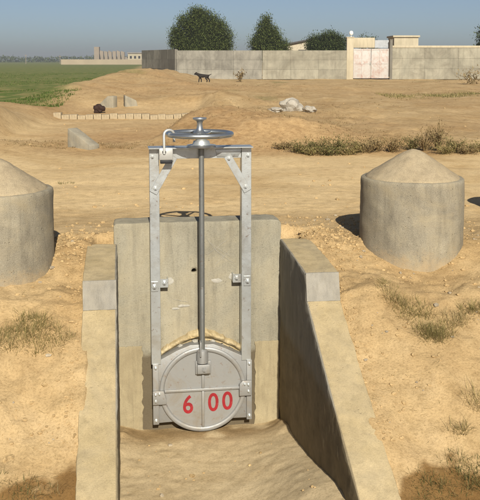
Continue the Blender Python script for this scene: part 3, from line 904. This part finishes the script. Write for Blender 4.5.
def dog(px, py, rz):
    p = on_ground(px, py)
    J = {'hip': (-.30, 0, .47), 'belly': (-.08, 0, .45), 'chest': (.20, 0, .46), 'neck': (.36, 0, .56), 'head': (.47, 0, .60), 'muz': (.60, 0, .555),
         'tail1': (-.42, 0, .50), 'tail2': (-.58, 0, .58)}
    vs, es, rr, ix = [], [], [], {}
    def V(n, co, r): ix[n] = len(vs); vs.append(co); rr.append(r)
    for n, r in (('hip', .12), ('belly', .12), ('chest', .15), ('neck', .075), ('head', .075), ('muz', .032), ('tail1', .03), ('tail2', .015)): V(n, J[n], r)
    es += [(ix['hip'], ix['belly']), (ix['belly'], ix['chest']), (ix['chest'], ix['neck']), (ix['neck'], ix['head']), (ix['head'], ix['muz']), (ix['hip'], ix['tail1']), (ix['tail1'], ix['tail2'])]
    for s in (-1, 1):
        f = .06 * s
        for n, co, r in ((f'fs{s}', (.20, .08 * s, .36), .05), (f'fe{s}', (.19 + f, .085 * s, .20), .042), (f'fp{s}', (.20 + f, .085 * s, .03), .036)): V(n, co, r)
        es += [(ix['chest'], ix[f'fs{s}']), (ix[f'fs{s}'], ix[f'fe{s}']), (ix[f'fe{s}'], ix[f'fp{s}'])]
        for n, co, r in ((f'hk{s}', (-.24 + f, .085 * s, .32), .058), (f'hh{s}', (-.37 + f, .085 * s, .18), .042), (f'hp{s}', (-.33 + f, .085 * s, .03), .036)): V(n, co, r)
        es += [(ix['hip'], ix[f'hk{s}']), (ix[f'hk{s}'], ix[f'hh{s}']), (ix[f'hh{s}'], ix[f'hp{s}'])]
        V(f'ear{s}', (.44, .06 * s, .70), .018); es.append((ix['head'], ix[f'ear{s}']))
    me = bpy.data.meshes.new('dog'); me.from_pydata(vs, es, [])
    o = bpy.data.objects.new('dog', me); C.objects.link(o)
    md = o.modifiers.new('skin', 'SKIN')
    for i, r in enumerate(rr): me.skin_vertices[0].data[i].radius = (r, r)
    me.skin_vertices[0].data[0].use_root = True
    s2 = o.modifiers.new('sub', 'SUBSURF'); s2.levels = 1; s2.render_levels = 1
    bpy.context.view_layer.update()
    nm = bpy.data.meshes.new_from_object(o.evaluated_get(bpy.context.evaluated_depsgraph_get()))
    o.modifiers.clear(); o.data = nm
    nm.materials.append(plain('dark_fur', (.02, .016, .013), .8, 0, .2, 10))
    nm.polygons.foreach_set('use_smooth', [True] * len(nm.polygons))
    o.location = p; o.rotation_euler = (0, 0, rz); o.scale = (.8, .85, .8)
    tag(o, 'black dog standing in front of the grey wall', 'dog')
try:
    dog(203, 83, R(170))
except Exception as ex:
    print('dog failed', ex)

# ---------------------------------------------------------------- compound wall, gate, buildings
M['wall_a'] = concrete('wall_panel_concrete', (.20, .19, .16), (.30, .285, .24), (.14, .132, .11), .1, 1.1, .2, .8, 'World', tone=.14)
M['wall_b'] = concrete('pale_wall_panel_concrete', (.26, .245, .19), (.36, .335, .26), (.19, .172, .13), .1, 1.1, .2, .8, 'World', tone=.14)
M['wall_c'] = concrete('dark_wall_panel_concrete', (.16, .15, .125), (.23, .215, .18), None, .1, .7, .2, .5, 'World', tone=.14)
M['coping'] = concrete('coping_render', (.42, .37, .26), (.50, .44, .32), None, .1, 1, .2)
def panel_wall(p0, p1, h, label, mat, rows=3, plen=2.1, coping=False, step=0):
    d = Vector((p1[0] - p0[0], p1[1] - p0[1], 0)); L = d.length
    e = empty('boundary_wall', (p0[0], p0[1], 0), math.atan2(d.y, d.x))
    tag(e, label, 'wall', 'walls of the compound')
    n = max(1, round(L / plen)); w = L / n; hh = h / rows
    me0 = None
    for r in range(rows):
        for k in range(n):
            if me0 is None:
                o = MB().box(0.003, w - .003, -.06, .06, .0, hh - .006).build('panel', M[mat], e, bevel=.005, seg=1); me0 = o.data
            else:
                o = bpy.data.objects.new('panel', me0); C.objects.link(o); o.parent = e
            o.location = (k * w, random.uniform(-.012, .012), r * hh)
    for k in range(n + 1):
        MB().box(-.07, .07, .061, .16, -.1, h - .03).build('post', M[mat], e).location = (k * w + (.071 if k == 0 else -.071 if k == n else 0), .012, 0)
    MB().box(0, L, .02, .055, -.1, h - .05).build('core', M['wall_c'], e)
    if coping:
        MB().box(-.02, L + .02, -.11, .11, h, h + .17).build('coping', M['coping'], e, bevel=.02)
    return e
WY = 67.0
def wx(px, y=WY): return (px - 240) / F_PX * y
H = 2.3
panel_wall((wx(143, 76), 76), (wx(162, 71), 71), 2.35, 'grey return wall at the far left end of the compound', 'wall_a')
panel_wall((wx(162, 71), 71), (wx(176, WY), WY), 2.35, 'short darker wall panel at the left corner of the compound', 'wall_c')
panel_wall((wx(177), WY), (wx(262), WY), 2.25, 'grey panel wall in front of the large tree', 'wall_a')
panel_wall((wx(262.3), WY - .15), (wx(346), WY - .15), 2.25, 'paler panel wall between the conical tree and the gate', 'wall_b')
panel_wall((wx(389), WY - .15), (wx(560), WY + .4), 2.45, 'long panel wall with pale coping right of the white gate', 'wall_b', 3, 2.6, True)

CG = empty('compound_gate', (wx(352.5), WY, 0))
tag(CG, 'white double metal gate stained pink with rust, set in the wall', 'gate')
mg, nt, b = new_mat('white_gate_paint')
n = nnoise(nt, 2.2, 8, .75, dist=1)
col = ramp(nt, n, [(.45, (.46, .44, .41)), (.58, (.42, .34, .30)), (.72, (.32, .16, .12))])
nt.links.new(col, b.inputs['Base Color']); b.inputs['Roughness'].default_value = .7
gw = wx(388) - wx(352.5)
for k in range(2):
    lf = MB().box(k * gw / 2 + .015, (k + 1) * gw / 2 - .015, -.03, .03, .06, 2.38).build('door_leaf', mg, CG, bevel=.01)
    fr = MB()
    for zz in (.10, 1.2, 2.28):
        fr.box(k * gw / 2 + .02, (k + 1) * gw / 2 - .02, -.055, -.031, zz, zz + .06)
    for xx in (k * gw / 2 + .02, (k + .5) * gw / 2 - .03, (k + 1) * gw / 2 - .08):
        fr.box(xx, xx + .06, -.058, -.0312, .08, 2.36)
    fr.build('frame', mg, lf)
MB().box(gw / 2 - .09, gw / 2 - .03, -.09, -.059, 1.12, 1.32).build('handle', M['cast'], CG)
GPm = empty('gate_pillar', (wx(349), WY, 0)); tag(GPm, 'tan gate pillar left of the white gate, with a ball lamp', 'pillar')
MB().box(-.26, .26, -.25, .25, -.1, 3.22).build('shaft', M['coping'], GPm, bevel=.02)
MB().box(-.30, .30, -.29, .29, 3.22, 3.30).build('cap', M['coping'], GPm, bevel=.02)
MB().lathe([(.03, 3.3), (.03, 3.42), (.10, 3.44), (.155, 3.52), (.165, 3.6), (.13, 3.72), (.05, 3.77)], 16, .1, 0, 0).build('ball_lamp', plain('opal_globe', (.75, .75, .72), .4), GPm)
GP2 = empty('gate_pillar', (wx(389.6), WY, 0)); tag(GP2, 'slim dark gate post right of the white gate', 'pillar')
MB().box(-.10, .10, -.3, -.17, -.1, 3.05).build('shaft', M['wall_c'], GP2, bevel=.01)
MB().box(-.12, .12, -.32, -.15, 3.05, 3.10).build('cap', M['wall_c'], GP2)
LT = empty('gate_lintel', (wx(352.5), WY + .2, 0)); tag(LT, 'tan beam and grey sheet panel above the white gate', 'lintel')
MB().box(.02, wx(374) - wx(352.5), -.1, .1, 2.45, 3.24).build('beam', M['coping'], LT, bevel=.02)
MB().box(wx(374) - wx(352.5) + .02, gw, -.03, .03, 2.45, 3.05).build('sheet', plain('grey_sheet', (.36, .38, .40), .6), LT)

def block_house(x0, x1, y, depth, h, label, wallm, name='building'):
    e = empty(name, ((x0 + x1) / 2, y, 0)); tag(e, label, 'building')
    w = (x1 - x0) / 2
    MB().box(-w, w, 0, depth, -.1, h).build('wall', wallm, e)
    MB().box(-w - .12, w + .12, -.12, depth + .12, h, h + .16).build('roof', M['coping'], e, bevel=.02)
    return e
e = block_house(wx(393, 74), wx(417, 74), 74, 3, 3.45, 'small flat roofed tan building behind the right wall', M['coping'])
MB().box(-.35, .35, -.05, -.01, 1.0, 2.0).build('window', M['dark'], e)
SH = empty('shed', (wx(296, 84), 84, 0)); tag(SH, 'shed with a dark sloping roof behind the wall between two trees', 'building')
sw = 1.55
MB().prism([(-sw, -.1), (sw, -.1), (sw, 3.45), (-sw, 2.85)], 0, 3).build('wall', plain('cream_wall', (.45, .40, .30), .9), SH)
MB().prism([(-sw - .2, 2.82), (sw + .25, 3.52), (sw + .25, 3.66), (-sw - .2, 2.96)], -.25, 3.2).build('roof', plain('dark_roof', (.07, .065, .06), .8), SH)
MB().box(.2, 1.0, -.06, -.01, 1.6, 2.5).build('window', M['dark'], SH)

# ---------------------------------------------------------------- trees
def tree(px, y, top, blobs, label, seed, mat, n=2400, ls=.16, trunk_r=.16):
    """blobs: (dx, z, rx, rz) in metres from the trunk; crown filled with leaf clumps"""
    rnd = random.Random(seed)
    e = empty('tree', (wx(px, y), y, 0)); tag(e, label, 'tree', 'trees behind the compound wall')
    t = MB()
    t.tube([(0, 0, -.2), (.05, 0, top * .25), (-.05, .05, top * .5), (.02, 0, top * .8)], [trunk_r, trunk_r * .85, trunk_r * .55, trunk_r * .15], 8)
    for dx, z, rx, rz in blobs:
        for k in range(3):
            q = Vector((dx + rnd.uniform(-.5, .5) * rx, rnd.uniform(-.6, .6) * rx, z + rnd.uniform(-.2, .5) * rz))
            s0 = Vector((0, 0, min(q.z * .55, top * .6)))
            t.tube([s0, s0.lerp(q, .5) + Vector((0, 0, .15)), q], [trunk_r * .4, trunk_r * .25, .02], 5)
    t.build('trunk', M['bark'], e)
    m = MB()
    vol = [rx * rx * rz for _, _, rx, rz in blobs]
    for k in range(n // 32):
        dx, z, rx, rz = rnd.choices(blobs, vol)[0]
        d = Vector((rnd.gauss(0, 1), rnd.gauss(0, 1), rnd.gauss(0, 1))).normalized() * rnd.uniform(.45, 1.05)
        c = Vector((dx + d.x * rx, d.y * rx, z + d.z * rz))
        cr = rnd.uniform(.22, .5)
        for j in range(32):
            g = Vector((rnd.gauss(0, 1), rnd.gauss(0, 1), rnd.gauss(0, .8))) * cr * .6
            dd = (g.normalized() + Vector((rnd.gauss(0, .7), rnd.gauss(0, .7), rnd.gauss(0, .5)))).normalized()
            blade(m, c + g, dd, ls * rnd.uniform(.8, 1.7), ls * rnd.uniform(.5, .9), .25, 2)
    m.build('crown', mat, e, smooth=0)
    return e
tree(201, 80, 6.4, [(-.3, 5.75, .75, .7), (.6, 5.3, .8, .7), (-1.3, 5.0, .85, .75), (1.5, 4.7, .85, .75), (-2.1, 4.0, .75, .65), (2.3, 3.8, .7, .8), (-.4, 4.4, 1.2, 1.0), (.8, 3.9, 1.3, 1.0),
     (-1.7, 3.0, 1.1, .8), (1.7, 2.8, 1.1, .8), (0, 2.9, 1.4, .9), (-2.5, 3.3, .45, .5), (2.55, 2.9, .4, .6), (0, 2.2, 1.8, .6)],
     'large broad green tree behind the grey wall', 1, M['leaf'], 95000, .12)
tree(267, 80, 5.6, [(-.1, 5.1, .45, .75), (-.2, 4.2, .85, .9), (.3, 3.6, 1.0, .9), (-.4, 3.0, 1.2, .9), (.9, 2.7, 1.0, .8), (1.7, 2.6, .5, .7), (0, 2.2, 1.4, .7)],
     'conical tree behind the wall right of the large tree', 2, M['leaf'], 46000, .12)
tree(326, 78, 4.0, [(-.9, 2.9, .95, .8), (.3, 3.2, 1.0, .85), (1.1, 2.9, .8, .8), (0, 2.5, 1.5, .8)],
     'low rounded dark green tree between the shed and the gate', 3, M['leaf_dark'], 42000, .12)
tree(492, 78, 4.6, [(-.6, 3.7, .9, .8), (.2, 4.0, 1.1, .9), (0, 2.8, 1.5, 1.0)], 'tree behind the wall cut by the right edge of the picture', 4, M['leaf_dark'], 9000, .18)
tree(362, 96, 4.3, [(0, 3.7, .45, .45), (0, 2.9, .5, .6)], 'small far tree top showing above the gate beam, left of two', 5, M['leaf_dark'], 900, .14, .1)
tree(372, 96, 4.2, [(0, 3.6, .4, .45), (0, 2.9, .45, .6)], 'small far tree top showing above the gate beam, right of two', 6, M['leaf_dark'], 900, .14, .1)

# ---------------------------------------------------------------- far left: ruin, low wall, tree line, poles
FY = 300.0
RU = empty('ruined_building', (wx(112, FY), FY, 0)); tag(RU, 'far roofless building with pale pillars and a tower on the horizon', 'building')
def fx(px): return wx(px, FY) - wx(112, FY)
def fz(py): return EYE + (HORIZON - py) * FY / F_PX
M['far_wall'] = plain('far_pale_wall', (.25, .21, .165), .9, 0, .15, .3)
M['far_grey'] = plain('far_grey_wall', (.26, .23, .20), .9, 0, .15, .3)
MB().box(fx(95), fx(100), 0, 2, -.2, fz(47)).build('tower', M['far_wall'], RU)
MB().box(fx(95.2), fx(128), 2.2, 4, -.2, fz(57)).build('wall', M['far_grey'], RU)
for k in range(6):
    x = fx(102 + 4.2 * k)
    MB().prism([(x, -.2), (x + .75, -.2), (x + .75, fz(51.5 + .4 * (k % 3))), (x - .4, fz(50.5 + .5 * (k % 2))), (x - .5, fz(53))], 0, 1.2).build('pillar', M['far_wall'], RU)
MB().box(fx(128.5), fx(143), 0, 8, -.2, fz(53.5)).build('house_wall', plain('far_cream', (.36, .32, .235), .9, 0, .1, .3), RU)
MB().box(fx(128), fx(143.6), -.3, 8.3, fz(53.4), fz(52.6)).build('house_roof', M['far_grey'], RU)
for k in range(3):
    MB().box(fx(130.5 + 4.2 * k), fx(132.5 + 4.2 * k), -.1, -.02, fz(58.5), fz(56)).build('window', M['dark'], RU)
o = MB().box(wx(62, 280), wx(150, 280), 279.8, 280.2, -.2, 1.7).build('boundary_wall', plain('far_beige_wall', (.32, .265, .185), .9, 0, .12, .2), None)
tag(o, 'low beige wall far off below the ruined building', 'wall')
m = MB()
rnd = random.Random(5)
for k in range(14000):
    x = rnd.uniform(-330, 60)
    y = 560 + rnd.uniform(-12, 12)
    hh = 3.6 + 2.2 * mnoise.noise(Vector((x * .06, 0, 3))) + 1.0 * mnoise.noise(Vector((x * .3, 0, 3)))
    p = Vector((x, y, rnd.uniform(0, max(1.5, hh))))
    d = Vector((rnd.gauss(0, 1), rnd.gauss(0, 1), rnd.gauss(0, 1))).normalized()
    blade(m, p, d, rnd.uniform(.8, 1.8), rnd.uniform(.6, 1.2), .2, 2)
o = m.build('tree_line', M['leaf_dark'], None, smooth=0); tag(o, 'thin dark line of trees along the far left horizon', 'trees', kind='stuff')
for px, top, lb in ((27, 54.5, 'thin pole standing on the horizon, left of two'), (61, 55.5, 'thin pole standing on the horizon, right of two')):
    e = empty('utility_pole', (wx(px, 330), 330, 0)); tag(e, lb, 'pole', 'poles on the horizon')
    zt = EYE + (60 - top) * 330 / F_PX
    MB().tube([(0, 0, -.2), (0, 0, zt)], [.14, .09], 6).build('shaft', M['far_wall'], e)
    MB().box(-.5, .5, -.05, .05, zt - .4, zt - .28).build('crossarm', M['far_grey'], e)

# ---------------------------------------------------------------- grass of the field, loose stones
m = MB()
rnd = random.Random(9)
npr = np.random.RandomState(2)
yy = 24 + 74 * npr.rand(60000) ** 1.6
xx = -(.31 * yy) + npr.rand(60000) * (.31 * yy)
fe = field_edge(xx, yy)
keep = (fe < .5) & (npr.rand(60000) < np.clip(.6 - fe * .3, .0, 1)) & (fbm(xx * .25, yy * .12, 3) > -.25)
xx, yy = xx[keep][:26000], yy[keep][:26000]
zz = height(xx, yy)
for x, y, z in zip(xx, yy, zz):
    a = rnd.uniform(0, 6.283)
    blade(m, Vector((x, y, z - .02)), Vector((math.cos(a) * .5, math.sin(a) * .5, 1)).normalized(), rnd.uniform(.05, .13), .03, .3, 2)
o = m.build('field_grass', M['crop'], None, smooth=0); tag(o, 'low green crop growing in the field at left', 'grass', kind='stuff')
m = MB()
xx = 5.4 + 8 * npr.rand(5000); yy = 32.5 + npr.normal(0, 1.0, 5000)
zz = height(xx, yy)
k2 = fbm(xx * .9, yy * .6, 4) > -.3
for x, y, z in zip(xx[k2], yy[k2], zz[k2]):
    a = rnd.uniform(0, 6.283)
    blade(m, Vector((x, y, z - .02)), Vector((math.cos(a) * .6, math.sin(a) * .6, 1)).normalized(), rnd.uniform(.06, .16), .03, .3, 2)
o = m.build('grass_strip', M['grass_green'], None, smooth=0); tag(o, 'thin strip of green grass crossing the open ground at right', 'grass', kind='stuff')

m = MB()
yy = 14 + 50 * npr.rand(9000) ** 1.8
xx = (npr.rand(9000) - .45) * .62 * yy
kk = (fbm(xx * .5 + 8, yy * .3, 4) + .4 * npr.rand(9000) > .34) & (field_edge(xx, yy) > .5) & (apron(xx, yy) < .5)
xx, yy = xx[kk], yy[kk]; zz = height(xx, yy)
for x, y, z in zip(xx, yy, zz):
    for j in range(5):
        a = rnd.uniform(0, 6.283)
        blade(m, Vector((x + rnd.gauss(0, .03), y + rnd.gauss(0, .03), z - .01)), Vector((math.cos(a) * .8, math.sin(a) * .8, 1)).normalized(), rnd.uniform(.02, .07), .006 + y * .0003, .3, 2)
o = m.build('dry_scrub', M['weed_brown'], None, smooth=0); tag(o, 'sparse dry stubble scattered over the rough ground beyond the track', 'scrub', kind='stuff')

def stones(name, n, pick, rmin, rmax, label, mat, seed):
    rs = np.random.RandomState(seed)
    bm = bmesh.new(); bmesh.ops.create_icosphere(bm, subdivisions=1, radius=1)
    bm.verts.index_update()
    base = np.array([v.co[:] for v in bm.verts]); fs = np.array([[v.index for v in f.verts] for f in bm.faces]); bm.free()
    P = pick(rs, n)
    Z = height(P[:, 0], P[:, 1])
    P = P[(Z > -.80) | (np.abs(P[:, 0] + .1) < .7)]; Z = height(P[:, 0], P[:, 1])
    r = rmin * (rmax / rmin) ** (rs.rand(len(P)) ** 2.2)
    jit = 1 + .45 * (rs.rand(len(P), len(base), 1) - .5)
    sq = np.stack([rs.uniform(.8, 1.3, len(P)), rs.uniform(.8, 1.3, len(P)), rs.uniform(.5, .85, len(P))], 1)
    V = base[None] * jit * (r[:, None] * sq)[:, None, :] + np.stack([P[:, 0], P[:, 1], Z + r * .2], 1)[:, None, :]
    FF = (fs[None] + (np.arange(len(P)) * len(base))[:, None, None]).reshape(-1, 3)
    me = bpy.data.meshes.new(name)
    me.from_pydata(V.reshape(-1, 3).tolist(), [], FF.tolist())
    me.materials.append(mat)
    o = bpy.data.objects.new(name, me); C.objects.link(o)
    tag(o, label, 'stones', kind='stuff')
def pick_bank(rs, n):
    u = rs.uniform(-2.2, 2.6, n); v = rs.uniform(-1.2, 2.6, n)
    k = (np.abs(u) > .97) | (v < -.40)
    k |= (np.abs(u) < .62) & (v > .06) & (rs.rand(n) < .10)
    X = G.x + u * UX + v * UY; Y = G.y + u * UY - v * UX
    k &= fbm(X * 1.5, Y * 1.5, 3) + .5 * rs.rand(n) > .02
    return np.stack([X, Y], 1)[k]
stones('gravel', 5200, pick_bank, .004, .020, 'small loose stones and crumbs on the channel banks', M['earth'], 1)
stones('pale_pebbles', 420, pick_bank, .006, .022, 'greyish pebbles scattered on the channel banks', concrete('pebble_stone', (.30, .25, .18), (.46, .39, .28), None, .2, 8, .3), 8)
def pick_rim(rs, n):
    u = rs.normal(0, .22, n) + np.where(rs.rand(n) < .55, -1.12, 1.1); v = rs.normal(-.12, .22, n)
    k = (np.abs(u) > .72) & ((v < -.12) | (np.abs(u) > .93))
    return np.stack([G.x + u * UX + v * UY, G.y + u * UY - v * UX], 1)[k]
stones('soil_clods', 1500, pick_rim, .004, .020, 'crumbly soil clods heaped round the ends of the wing walls', M['earth'], 2)
def pick_edge(rs, n):
    sd = np.where(rs.rand(n) < .5, -1, 1)
    v = rs.uniform(-.1, 2.5, n); u = sd * (.915 + np.abs(rs.normal(0, .045, n)))
    return np.stack([G.x + u * UX + v * UY, G.y + u * UY - v * UX], 1)
stones('edge_crumbs', 900, pick_edge, .003, .013, 'fine soil crumbs along the outer edges of the wing walls', M['earth'], 5)
def pick_far(rs, n):
    y = 8.5 + 45 * rs.rand(n) ** 2.2
    return np.stack([rs.uniform(-.31, .31, n) * y, y], 1)
stones('track_stones', 600, pick_far, .003, .03, 'scattered pebbles and clods on the track and rough ground', M['earth'], 3)

m = MB()
rs = random.Random(31)
rows = []
for k in range(2600):
    u, v = rs.uniform(-2.3, 2.7), rs.uniform(-1.4, 2.5)
    if abs(u) < .95 and v > -.4: continue
    p = to_world(u, v)
    if mnoise.noise(Vector((p.x * 1.3, p.y * 1.3, 7))) < rs.uniform(-.25, .35): continue
    rows.append(p)
Z = height(np.array([p.x for p in rows]), np.array([p.y for p in rows]))
for p, z in zip(rows, Z):
    a = rs.uniform(0, 6.283)
    p.z = z + .003
    blade(m, p, Vector((math.cos(a), math.sin(a), rs.uniform(-.05, .35))).normalized(), rs.uniform(.02, .07), .003, .12, 2)
o = m.build('straw_litter', M['grass_dry'], None, smooth=0); tag(o, 'fine dry straw littering the channel banks', 'litter', kind='stuff')

# ---------------------------------------------------------------- dusty air over the plain
hz = MB().box(-1000, 1000, -80, 1600, -2.6, 12).build('haze', None, None, smooth=0)
hm = bpy.data.materials.new('dusty_air'); hm.use_nodes = True
hm.node_tree.nodes.clear()
pv = hm.node_tree.nodes.new('ShaderNodeVolumePrincipled')
pv.inputs['Color'].default_value = (.80, .84, .90, 1)
pv.inputs['Density'].default_value = .0008
pv.inputs['Anisotropy'].default_value = .2
ho = hm.node_tree.nodes.new('ShaderNodeOutputMaterial')
hm.node_tree.links.new(pv.outputs[0], ho.inputs['Volume'])
hz.data.materials.append(hm)
tag(hz, 'thin pale dust haze hanging over the whole plain', 'haze', kind='stuff')
